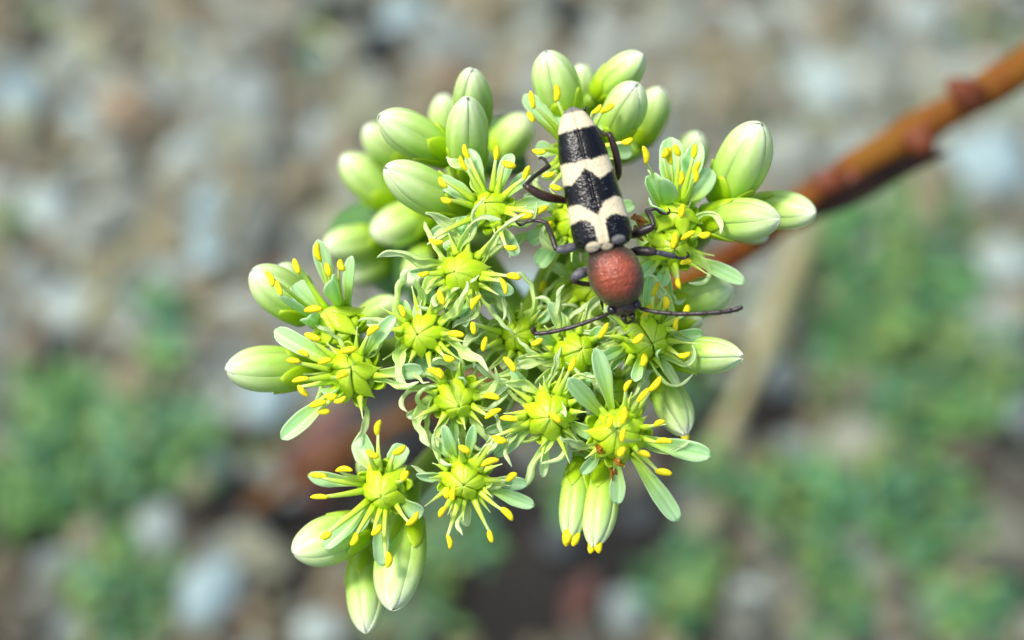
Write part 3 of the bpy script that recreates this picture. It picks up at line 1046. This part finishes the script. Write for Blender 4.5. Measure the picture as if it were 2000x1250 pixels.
flower((748, 955, -.02), 46, "bl", [(703, 850, .1, 58, .05), (788, 868, .05, 46, .05), (601, 929, .1, 40, .03), (632, 1070, .05, 40, .04), (746, 1105, .05, 44, .03), (826, 1005, .0, 40), (690, 1040, .08, 34)],
       [(740, 836, -.05, 80), (728, 886, -.15, -30), (779, 879, -.1, 30), (622, 929, -.02, -5), (672, 919, -.1, 2), (624, 971, -.05, 0), (637, 1046, -.08, 28), (691, 1053, -.12, 65), (735, 1035, -.15, 48), (757, 1093, -.1, 88), (791, 930, -.28, 60), (805, 1013, -.12, 48)],
       0, 0, tilt=(-.3, -.25), K=5, splay=.2, Lc=1.2)
flower((907, 936, -.05), 46, "bm", [(1044, 988, .08, 34, .05), (866, 830, -.15, 26), (925, 830, -.15, 24)],
       [(865, 1000, -.1, 55), (876, 1058, -.05, -78), (958, 1047, -.05, -75), (989, 1004, -.05, -45), (999, 932, -.08, 38), (957, 904, -.2, 20), (907, 878, -.28, -30), (874, 963, -.28, -85), (886, 964, -.3, 85), (976, 857, -.1, -18)],
       12, 3, tilt=(-.08, -.25), K=6, splay=.32, wl=(55, 80))
flower((688, 732, -.05), 52, "left", [(536, 645, .1, 44, .03), (549, 857, .1, 42, .03), (772, 617, -.1, 34, .2), (828, 722, -.02, 36, .1), (640, 770, -.1, 40)],
       [(611, 658, -.05, -20), (592, 691, -.05, -25), (573, 705, -.05, -5), (635, 706, -.12, 15), (587, 742, -.1, 10), (592, 763, .0, -45), (669, 734, -.32, 20), (680, 683, -.2, 10), (647, 773, -.15, 0), (664, 780, -.18, 25), (621, 789, -.05, 15), (633, 804, -.02, 0), (729, 646, -.15, 35)],
       6, 2, tilt=(-.3, -.08), K=6, splay=.25, wl=(60, 90))
flower((655, 632, .1), 50, "left", [(543, 575, -.2, 62, .03), (647, 545, -.25, 46, .03), (620, 468, .0, 42, .02), (688, 500, -.05, 38, .03), (575, 555, .1, 56), (600, 620, -.15, 44)],
       [(623, 492, -.12, 100), (640, 527, -.15, -75), (579, 520, -.1, -70), (526, 545, -.28, -62), (545, 563, -.3, -70), (668, 518, -.2, -68), (612, 605, -.3, 5)], 0, 0, tilt=(-.55, .85), K=5, splay=.25, Lc=1.1)
# under the beetle
flower((1130, 300, .28), 44, "top", [(1023, 185, .1, 40, .03), (1045, 290, .05, 40), (1235, 295, .1, 40), (1085, 215, .1, 34), (1190, 215, .1, 36), (1060, 345, .05, 36)],
       [(1039, 195, -.2, 100), (1036, 229, -.22, -60), (1086, 182, -.15, 90), (1053, 295, -.25, -8), (1165, 213, -.2, 42), (1186, 212, -.15, 30), (1225, 275, -.15, 20), (1072, 340, -.15, 10), (1086, 366, -.2, -20), (1030, 342, -.15, 70)], 4, 0, tilt=(0, .2))
flower((1118, 430, .22), 44, "mid", [(1030, 470, .0, 40), (1050, 520, .05, 44), (1060, 390, .0, 34), (1240, 400, .1, 36)], [(1075, 440, -.1), (1062, 560, .3)], 8, 3, tilt=(0, .1))
flower((1310, 480, .12), 46, "right", [(1455, 553, .05, 36, .03), (1250, 540, -.05, 30), (1240, 430, .05, 36), (1290, 560, .0, 34)],
       [(1316, 470, -.3, 80), (1344, 460, -.2, 30), (1376, 458, -.15, 8), (1326, 553, -.12, -80), (1340, 513, -.15, 10), (1332, 412, -.12, 80)], 9, 2, tilt=(.25, .1), K=6, splay=.5)
flower((1322, 425, .1), 44, "right", [(1262, 345, -.05, 48, .02), (1310, 268, .1, 62, .02), (1365, 275, .05, 46, .02), (1390, 330, .05, 52, .02), (1290, 345, -.25, 64, -.04), (1275, 400, -.2, 50, 0)],
       [(1259, 303, -.2, 100), (1299, 299, -.05, 70), (1322, 294, -.05, 115), (1310, 305, -.02, 95), (1356, 295, -.1, 85), (1362, 330, -.15, 70), (1356, 342, -.18, 100), (1329, 348, -.22, 85)], 0, 0, tilt=(.12, .85), K=5, splay=.2)
flower((1155, 560, .45), 44, "mid", [(1090, 620, .1, 34), (1200, 600, .1, 34), (1110, 590, .1, 30)], [], 7, 4, tilt=(0, 0))
flower((1190, 765, .35), 40, "br", [(1230, 720, .1, 30), (1150, 740, .0, 30)], [(1190, 730, -.2)], 6, 4, tilt=(.1, 0))

# ---- buds
for args in [((741, 226, .15), (876, 302, .45), 88, "ul"), ((752, 326, .0), (900, 412, .35), 92, "ul"), ((912, 191, .0), (914, 345, .5), 86, "ul"), ((921, 137, .35), (925, 265, .8), 80, "ul"),
             ((668, 305, 1.7), (765, 395, 1.9), 82, "ull"), ((712, 248, 1.6), (790, 318, 1.8), 70, "ull"), ((727, 458, 1.6), (838, 415, 1.8), 84, "ull"), ((632, 482, 1.7), (745, 470, 2.0), 74, "ull"),
             ((864, 185, 1.7), (880, 290, 1.9), 66, "ul"), ((1032, 228, 1.5), (965, 310, 1.7), 78, "ul"), ((675, 540, 1.9), (760, 500, 2.1), 70, "ull"), ((805, 555, 1.5), (830, 480, 1.9), 60, "ull"),
             ((1065, 100, .25), (1108, 232, .5), 92, "top"), ((1255, 106, .45), (1168, 186, .7), 74, "top"), ((1243, 164, .15), (1192, 270, .5), 86, "top"), ((1290, 172, 1.1), (1252, 275, 1.3), 70, "top"),
             ((1137, 125, 1.1), (1140, 215, 1.3), 58, "top"), ((1486, 242, .05), (1412, 392, .4), 108, "right"), ((1524, 428, .05), (1372, 430, .3), 86, "right"), ((1592, 416, .3), (1470, 405, .6), 76, "right"),
             ((1365, 262, .9), (1330, 350, 1.2), 70, "right"), ((1500, 462, .7), (1420, 440, .9), 50, "right"),
             ((571, 1080, .1), (712, 1030, .3), 98, "bl"), ((764, 1192, .0), (796, 1010, .3), 98, "bl"), ((714, 1236, .25), (712, 1070, .55), 78, "bl"),
             ((441, 722, .1), (606, 722, .35), 94, "left"), ((492, 528, .15), (600, 612, .4), 92, "left"), ((776, 586, .7), (700, 632, .9), 58, "left"), ((545, 520, .6), (600, 575, .8), 56, "left"),
             ((1430, 560, .35), (1318, 600, .5), 80, "r2"), ((712, 885, .5), (735, 945, .7), 54, "bl"), ((1290, 500, .7), (1260, 440, 1.0), 60, "right")]:
    bud(*args, roll=random.uniform(0, 6.28))
bud((1450, 697, .02), (1302, 692, .25), 74, "r2", 5, .45, .40)
bud((1112, 1056, .02), (1132, 905, .2), 62, "br", 5, .5, .32, 3)
bud((1160, 1070, .0), (1182, 915, .2), 72, "br", 5, .45, .30, 2)
bud((1340, 850, .2), (1288, 735, .4), 74, "r2", 5, .4, .34, 1)
bud((1372, 622, .3), (1320, 645, .4), 38, "r2", 5, .0, .9)
bud((1300, 760, .5), (1290, 720, .6), 40, "r2", 5, .0, .9)

# rusty withered scraps beside the beetle's middle leg and under the lowest buds
for (a, b, c) in [((1238, 418, -.05), (1252, 440, -.12), (1262, 462, .0)), ((1232, 425, .0), (1250, 428, -.1), (1266, 434, -.08)), ((1240, 440, 0), (1245, 455, -.1), (1256, 470, .05)),
                  ((1190, 905, .0), (1198, 925, -.05), (1194, 950, .05)), ((1165, 868, -.1), (1172, 880, -.2), (1180, 884, -.1)), ((1200, 895, -.1), (1210, 905, -.12), (1218, 905, -.05)), ((1150, 860, .1), (1140, 872, .05), (1138, 885, .12))]:
    l = spline([P(*a), P(*b), P(*c)], 10)
    V, F, UV = ribbon(l, lambda t: 13 * SPX * math.sin(math.pi * (.1 + .8 * t)), TOCAM, .6, lambda t: t * 1.5, .015, 5)
    mk("withered_scrap", V, F, M_RUST, PLANT, l[0], UV)

# ================================================================== THE BEETLE
TIP, BASE = P(1116, 210, -.36), P(1183, 485, -.42)
BA = BASE - TIP
UN = BA.length / 283.0               # one photo pixel on the beetle
BA.normalize()
BR = camvec(.972, .237, 0)
BR = (BR - BA * BR.dot(BA)).normalized()
BN = BA.cross(BR).normalized()
BEETLE = empty("longhorn_beetle", TIP + BA * (283 * UN) - BN * (40 * UN))
ORG[BEETLE] = Vector(BEETLE.location)
tag(BEETLE, "black and cream banded longhorn beetle with red brown thorax on the flower head", "beetle")


def L2W(x, s, z):
    return TIP + BR * (x * UN) + BA * (s * UN) + BN * (z * UN)


def beetle_px(px, py, z):
    """photo pixel -> beetle frame point at height z (px) over its mid plane"""
    v = (px - 1116, py - 210)
    s = v[0] * .237 + v[1] * .972
    x = v[0] * .972 - v[1] * .237
    return L2W(x, s, z)


HW_S = [0, 3, 8, 17, 40, 85, 140, 200, 240, 262, 275, 281, 284]
HW_X = [5, 11, 17, 25, 36, 46.5, 51, 55, 57.5, 57.5, 53, 46, 36]


def halfwidth(s):
    return lerpl(HW_S, HW_X, s)


C2U = ([-60, -45, -20, -4, 15, 52, 60], [110, 108, 112, 110, 113, 108, 106])
C2L = ([-60, -45, -38, -20, -5, 8, 17, 30, 50, 60], [146, 150, 153, 141, 127, 138, 152, 149, 137, 134])
C3U = ([-60, -45, -31, -14, -1, 8, 17, 43, 54, 62], [192, 191, 194, 209, 222, 209, 198, 192, 199, 204])
C3L = ([-60, -50, -34, -22, -15, -13, 7, 10, 14, 31, 56, 62], [226, 225, 223, 229, 240, 278, 278, 238, 230, 226, 236, 238])


def cream(x, s):
    q = Vector((x * .16, s * .05, 2.0))
    js = 3.2 * noise.noise(q * 4.0) + 2.0 * noise.noise(q * 9)
    s2 = s + js
    x2 = x + 2.0 * noise.noise(Vector((x * .2, s * .2, 9)))
    ds = [min(s2 - 11, 48 - s2), min(s2 - lerpl(*C2U, x2), lerpl(*C2L, x2) - s2), min(s2 - lerpl(*C3U, x2), lerpl(*C3L, x2) - s2)]
    ds.append(13 - math.hypot((x + 25) / 1.1, (s - 279) * 1.3))
    d = max(ds)
    return max(0.0, min(1.0, d / 2.4 + .5))


def greypatch(x, s):
    return max(max(0, min(1, (15 - s) / 5)) * .8, max(0.0, min(1.0, (13 - math.hypot((x - 26) / 1.2, (s - 276) * 1.3)) / 4)))


def elytron(sign):
    ns, nv = 170, 44
    V, F, UV, A1, A2 = [], [], [], [], []
    for layer in (0, 1):
        for i in range(ns):
            f = i / (ns - 1)
            s = 284 * (0.5 - 0.5 * math.cos(math.pi * f)) if f < .0 else 284 * f
            h = halfwidth(s)
            H = h * .72 + 4
            for j in range(nv):
                v = j / (nv - 1)
                ph = v * 1.78
                xx = h * math.sin(min(ph, 1.78)) ** .86 if ph < math.pi / 2 else h * (1 - .05 * (ph - math.pi / 2))
                zz = H * (math.cos(ph) if ph < math.pi / 2 else -1.3 * (ph - math.pi / 2))
                zz = H * math.copysign(abs(zz / H) ** .8, zz)
                zz -= 2.6 * math.exp(-(xx / 1.8) ** 2)
                sh = 3.0 * math.exp(-((s - 255) / 24) ** 2) * math.exp(-((v - .6) / .2) ** 2)
                zz += sh
                xx = xx + .25
                k = layer * 2.2
                V.append(L2W(sign * max(.25, xx - k * math.sin(ph)), s, zz - k * math.cos(ph)))
                UV.append((v, s / 284))
                A1.append(cream(sign * xx, s))
                A2.append(greypatch(sign * xx, s))
    o = ns * nv
    for i in range(ns - 1):
        for j in range(nv - 1):
            a = i * nv + j
            q = (a, a + 1, a + nv + 1, a + nv)
            F.append(q if sign > 0 else q[::-1])
            q = (o + a, o + a + nv, o + a + nv + 1, o + a + 1)
            F.append(q if sign > 0 else q[::-1])
    for j in range(nv - 1):
        F.append((j, o + j, o + j + 1, j + 1))
        a = (ns - 1) * nv + j
        F.append((a, a + 1, o + a + 1, o + a))
    for i in range(ns - 1):
        a = i * nv
        F.append((a, a + nv, o + a + nv, o + a))
        a = i * nv + nv - 1
        F.append((a, o + a, o + a + nv, a + nv))
    return mk("wing_cover", V, F, M_ELYTRA, BEETLE, L2W(0, 284, 30), UV, True, {"cream": A1, "grey": A2})


M_ELYTRA, nt_, b_, out_ = material("wing_cover_black_cream")
at = nt_.nodes.new("ShaderNodeAttribute")
at.attribute_name = "cream"
ag = nt_.nodes.new("ShaderNodeAttribute")
ag.attribute_name = "grey"
nz = noise_tex(nt_, 60, 4, .7)
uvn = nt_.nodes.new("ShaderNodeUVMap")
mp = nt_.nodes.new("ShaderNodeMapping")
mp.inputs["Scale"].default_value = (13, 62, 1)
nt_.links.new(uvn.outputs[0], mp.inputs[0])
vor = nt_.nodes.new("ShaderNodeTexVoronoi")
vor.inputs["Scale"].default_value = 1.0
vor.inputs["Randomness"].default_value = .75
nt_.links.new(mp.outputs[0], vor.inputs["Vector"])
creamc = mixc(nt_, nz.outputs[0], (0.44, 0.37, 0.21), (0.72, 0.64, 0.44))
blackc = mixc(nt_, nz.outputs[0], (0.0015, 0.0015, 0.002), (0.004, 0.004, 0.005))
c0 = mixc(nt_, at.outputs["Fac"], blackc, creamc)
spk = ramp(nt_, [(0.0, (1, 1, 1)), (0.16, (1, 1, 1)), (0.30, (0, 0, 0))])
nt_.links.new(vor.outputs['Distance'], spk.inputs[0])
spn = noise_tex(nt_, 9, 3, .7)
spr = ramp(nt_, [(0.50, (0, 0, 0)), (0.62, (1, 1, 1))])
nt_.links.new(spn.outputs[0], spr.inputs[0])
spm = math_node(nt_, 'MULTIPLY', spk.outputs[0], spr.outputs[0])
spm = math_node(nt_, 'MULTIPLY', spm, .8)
c0 = mixc(nt_, spm, c0, (0.16, 0.165, 0.19))  # pale specks paint in the glints of the pit rows
greyc = mixc(nt_, nz.outputs[0], (0.07, 0.065, 0.055), (0.34, 0.32, 0.28))
c1 = mixc(nt_, ag.outputs["Fac"], c0, greyc)
nt_.links.new(c1, b_.inputs["Base Color"])
rg = math_node(nt_, 'MULTIPLY_ADD', at.outputs["Fac"], .45)
rg.node.inputs[2].default_value = .17
nt_.links.new(rg, b_.inputs["Roughness"])
b_.inputs["Specular IOR Level"].default_value = .30
hsum = math_node(nt_, 'ADD', math_node(nt_, 'MULTIPLY', vor.outputs["Distance"], 1.0), math_node(nt_, 'MULTIPLY', nz.outputs[0], .8))
bump(nt_, hsum, .35, .008, b_)
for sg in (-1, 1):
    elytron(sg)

# body: abdomen, thorax ball and head as one continuous skin
M_BODY, nt_, b_, out_ = material("beetle_body")
at = nt_.nodes.new("ShaderNodeAttribute")
at.attribute_name = "red"
nz = noise_tex(nt_, 26, 5, .7)
n9 = noise_tex(nt_, 75, 3, .6)
redc = mixc(nt_, nz.outputs[0], (0.13, 0.020, 0.008), (0.42, 0.085, 0.032))
darkc = mixc(nt_, nz.outputs[0], (0.010, 0.007, 0.006), (0.045, 0.026, 0.018))
fz = math_node(nt_, 'MULTIPLY_ADD', nz.outputs[0], .7)
fz.node.inputs[2].default_value = -.35
fr = math_node(nt_, 'ADD', at.outputs["Fac"], fz)
fr.node.use_clamp = True
c0 = mixc(nt_, fr, darkc, redc)
nt_.links.new(c0, b_.inputs["Base Color"])
b_.inputs["Roughness"].default_value = .28
b_.inputs["Sheen Weight"].default_value = .12
b_.inputs["Sheen Tint"].default_value = (0.9, 0.75, 0.55, 1)
v2 = nt_.nodes.new("ShaderNodeTexVoronoi")
v2.inputs["Scale"].default_value = 60
tcn = nt_.nodes.new("ShaderNodeTexCoord")
nt_.links.new(tcn.outputs["Object"], v2.inputs["Vector"])
hs = math_node(nt_, 'ADD', math_node(nt_, 'MULTIPLY', v2.outputs["Distance"], -.9), n9.outputs[0])
bump(nt_, hs, .7, .008, b_)

BS = [12, 30, 80, 150, 220, 265, 280, 285, 288, 292, 298, 306, 318, 332, 346, 360, 372, 382, 390, 395, 398, 402, 408, 413, 417, 420]
BW = [4, 22, 36, 42, 45, 44, 40, 36, 34, 39, 45, 49.5, 53, 55, 55, 52, 47, 40.5, 33, 27, 26, 29, 29, 22, 12, 3]
BH = [4, 18, 28, 34, 36, 36, 34, 31, 30, 35, 42, 47, 51, 53, 53, 50, 45, 39, 31, 24, 20, 21, 22, 19, 13, 3]
BZ = [-8, -10, -14, -16, -16, -14, -10, -6, -2, 0, 1, 2, 2, 2, 1, -1, -4, -7, -10, -16, -24, -28, -30, -34, -37, -38]
BX = [0, 0, 0, 0, 0, 0, 0, 1, 1, 2, 3, 4, 5, 6, 7, 8, 9, 9, 10, 10, 10, 10, 11, 11, 11, 11]
ss = np.concatenate((np.linspace(12, 284, 40), np.linspace(286, 420, 80)))
V, F, A = [], [], []
nr = 40
for s in ss:
    for k in range(nr):
        a = 2 * math.pi * k / nr
        x, z = math.cos(a), math.sin(a)
        hw, hh = lerpl(BS, BW, s) * (.96 if s > 300 else 1), lerpl(BS, BH, s)
        px_, pz_ = lerpl(BS, BX, s) + x * hw, lerpl(BS, BZ, s) + z * hh
        V.append(L2W(px_, s, pz_))
        dd = math.hypot((px_ - 6) / 50, (s - 342) / 52)
        red = (1.25 - dd ** 2.2 * 1.25) if 286 < s < 394 and z > -.2 else 0
        A.append(max(0, min(1, red)))
for i in range(len(ss) - 1):
    for k in range(nr):
        a, b = i * nr + k, i * nr + (k + 1) % nr
        F.append((a, a + nr, b + nr, b))
F.append(tuple(range(nr)))
F.append(tuple(reversed([(len(ss) - 1) * nr + k for k in range(nr)])))
BODY = mk("body", V, F, M_BODY, BEETLE, L2W(0, 300, 0), None, True, {"red": A})

M_EYE = simple("eye_black", (0.003, 0.003, 0.004), (0.008, 0.008, 0.01), 80, 0.15, .3, .004, .6)
M_PALE = simple("pale_down", (0.20, 0.175, 0.11), (0.46, 0.40, 0.28), 60, 0.9, .8, .01, .2)
M_LIMB = simple("limb_dark", (0.010, 0.006, 0.005), (0.035, 0.022, 0.018), 14, 0.36, .5, .006, .5)
M_LIMBRED = simple("limb_red", (0.012, 0.006, 0.005), (0.045, 0.018, 0.010), 12, 0.36, .4, .006, .5)
M_SILVER = simple("limb_silver", (0.010, 0.007, 0.008), (0.15, 0.15, 0.17), 22, 0.45, .6, .006, .5)


def blob(name, c, rx, ry, rz, mat, parent):
    sv, sf = ico(3)
    V = [c + BR * (p[0] * rx * UN) + BA * (p[1] * ry * UN) + BN * (p[2] * rz * UN) for p in sv]
    return mk(name, V, sf, mat, parent, c)


blob("scutellum", L2W(2, 283, 34), 12, 9, 7, M_PALE, BEETLE)
blob("pale_patch", L2W(-25, 281, 29), 12, 7, 5, M_PALE, BEETLE)
for sx in (-17, 33):
    blob("eye", L2W(sx + 1, 401, -20), 9, 11, 13, M_EYE, BEETLE)
for sx in (-8, 22):
    l = spline([L2W(sx * .6 + 8, 418, -28), L2W(sx * .5 + 9, 428, -36), L2W(8, 432, -44)], 8)
    V, F, UV = tube(l, lambda t: 6.5 * UN * (1 - .7 * t), 7)
    mk("jaw", V, F, M_LIMB, BEETLE, l[0], UV)


def limb(name, pts, radii, mat, parent, n=18, ns=10, squash=1.0):
    line = spline([P(*p) for p in pts], n)
    V, F, UV = tube(line, lambda t: lerpl(np.linspace(0, 1, len(radii)), radii, t) * UN, ns, squash)
    return mk(name, V, F, mat, parent, line[0], UV)


def leg(fem, fr, tib, tr, tar, mats=None):
    m1, m2, m3 = mats or (M_LIMB, M_LIMB, M_LIMB)
    f = limb("leg", fem, fr, m1, BEETLE)
    limb("tibia", tib, tr, m2, f)
    k = len(tar)
    base = [2.8, 3.6, 2.8, 3.6, 2.6, 3.4, 2.2, 1.6, 1.0]
    limb("tarsus", tar, base, m3, f, 30, 8)
    return f


SILV = M_SILVER
# hind left, hind right
leg([(1126, 398, -.22), (1100, 391, -.28), (1060, 382, -.34), (1026, 363, -.36)], [4, 5, 8, 9.5, 9, 6], [(1024, 364, -.36), (1044, 344, -.30), (1072, 324, -.22)], [4.5, 4.5, 5.5],
    [(1072, 324, -.22), (1064, 312, -.18), (1056, 308, -.15), (1052, 312, -.1)], (M_LIMBRED, M_LIMB, M_LIMB))
leg([(1204, 352, -.2), (1208, 338, -.26), (1203, 300, -.32), (1190, 261, -.34)], [4, 5.5, 7.5, 7.5, 7, 5.5], [(1190, 261, -.34), (1178, 262, -.26), (1158, 244, -.16), (1148, 228, -.14)], [4.5, 4.5, 4],
    [(1148, 228, -.14), (1143, 218, -.2), (1143, 212, -.22), (1147, 209, -.2)], (M_LIMBRED, M_LIMB, M_LIMB))
# middle left, middle right
leg([(1145, 474, -.25), (1128, 480, -.3), (1106, 486, -.33), (1086, 488, -.34)], [5, 7, 8.5, 9.5, 8.5, 5.5], [(1086, 488, -.34), (1078, 462, -.3), (1067, 436, -.22)], [4.5, 5.5, 5],
    [(1067, 436, -.22), (1050, 431, -.2), (1034, 432, -.2), (1018, 439, -.18), (1010, 436, -.2), (1008, 431, -.22)], (M_SILVER, M_LIMB, M_LIMB))
leg([(1226, 460, -.25), (1240, 457, -.28), (1258, 450, -.3), (1277, 441, -.32)], [6, 8, 9, 9.5, 9, 6], [(1277, 442, -.32), (1272, 426, -.3), (1263, 411, -.26)], [4.5, 5.5, 5],
    [(1263, 411, -.26), (1280, 408, -.26), (1292, 416, -.24), (1304, 417, -.24), (1308, 412, -.26), (1305, 406, -.27)])
# front left, front right
leg([(1160, 530, -.3), (1146, 530, -.34), (1130, 536, -.36), (1117, 547, -.36)], [6, 8, 10.5, 11, 9.5, 6], [(1118, 549, -.36), (1138, 554, -.3), (1162, 556, -.22)], [5, 5.5, 5],
    [(1162, 556, -.22), (1172, 572, -.18), (1174, 586, -.12), (1177, 600, -.08), (1178, 606, -.02)], (M_SILVER, M_LIMBRED, M_LIMB))
leg([(1228, 494, -.3), (1242, 491, -.32), (1260, 491, -.33), (1282, 493, -.34)], [6, 8, 9.5, 9.5, 9, 6], [(1282, 493, -.34), (1298, 496, -.3), (1316, 500, -.25)], [5, 6, 6],
    [(1316, 500, -.25), (1326, 504, -.24), (1336, 504, -.23), (1343, 501, -.24), (1344, 496, -.26), (1341, 492, -.28)], (M_LIMB, M_SILVER, M_LIMB))


def antenna(pts, n=110):
    line = spline([P(*p) for p in pts], n)

    def rad(t):
        seg = (t * 11) % 1.0
        k = 4.3 + 1.2 * t
        return UN * (k * (0.80 + .28 * seg ** 1.5) * (1 if t < .97 else max(.3, 1 - (t - .97) / .035)))
    V, F, UV = tube(line, rad, 9)
    return mk("antenna", V, F, M_LIMB, BEETLE, line[0], UV)


antenna([(1214, 600, -.30), (1204, 606, -.34), (1160, 624, -.36), (1110, 641, -.34), (1066, 650, -.30), (1046, 651, -.28), (1041, 645, -.28), (1045, 641, -.29)])
antenna([(1232, 598, -.30), (1246, 601, -.34), (1280, 609, -.38), (1325, 613, -.40), (1390, 611, -.42), (1430, 606, -.42), (1451, 599, -.42)])
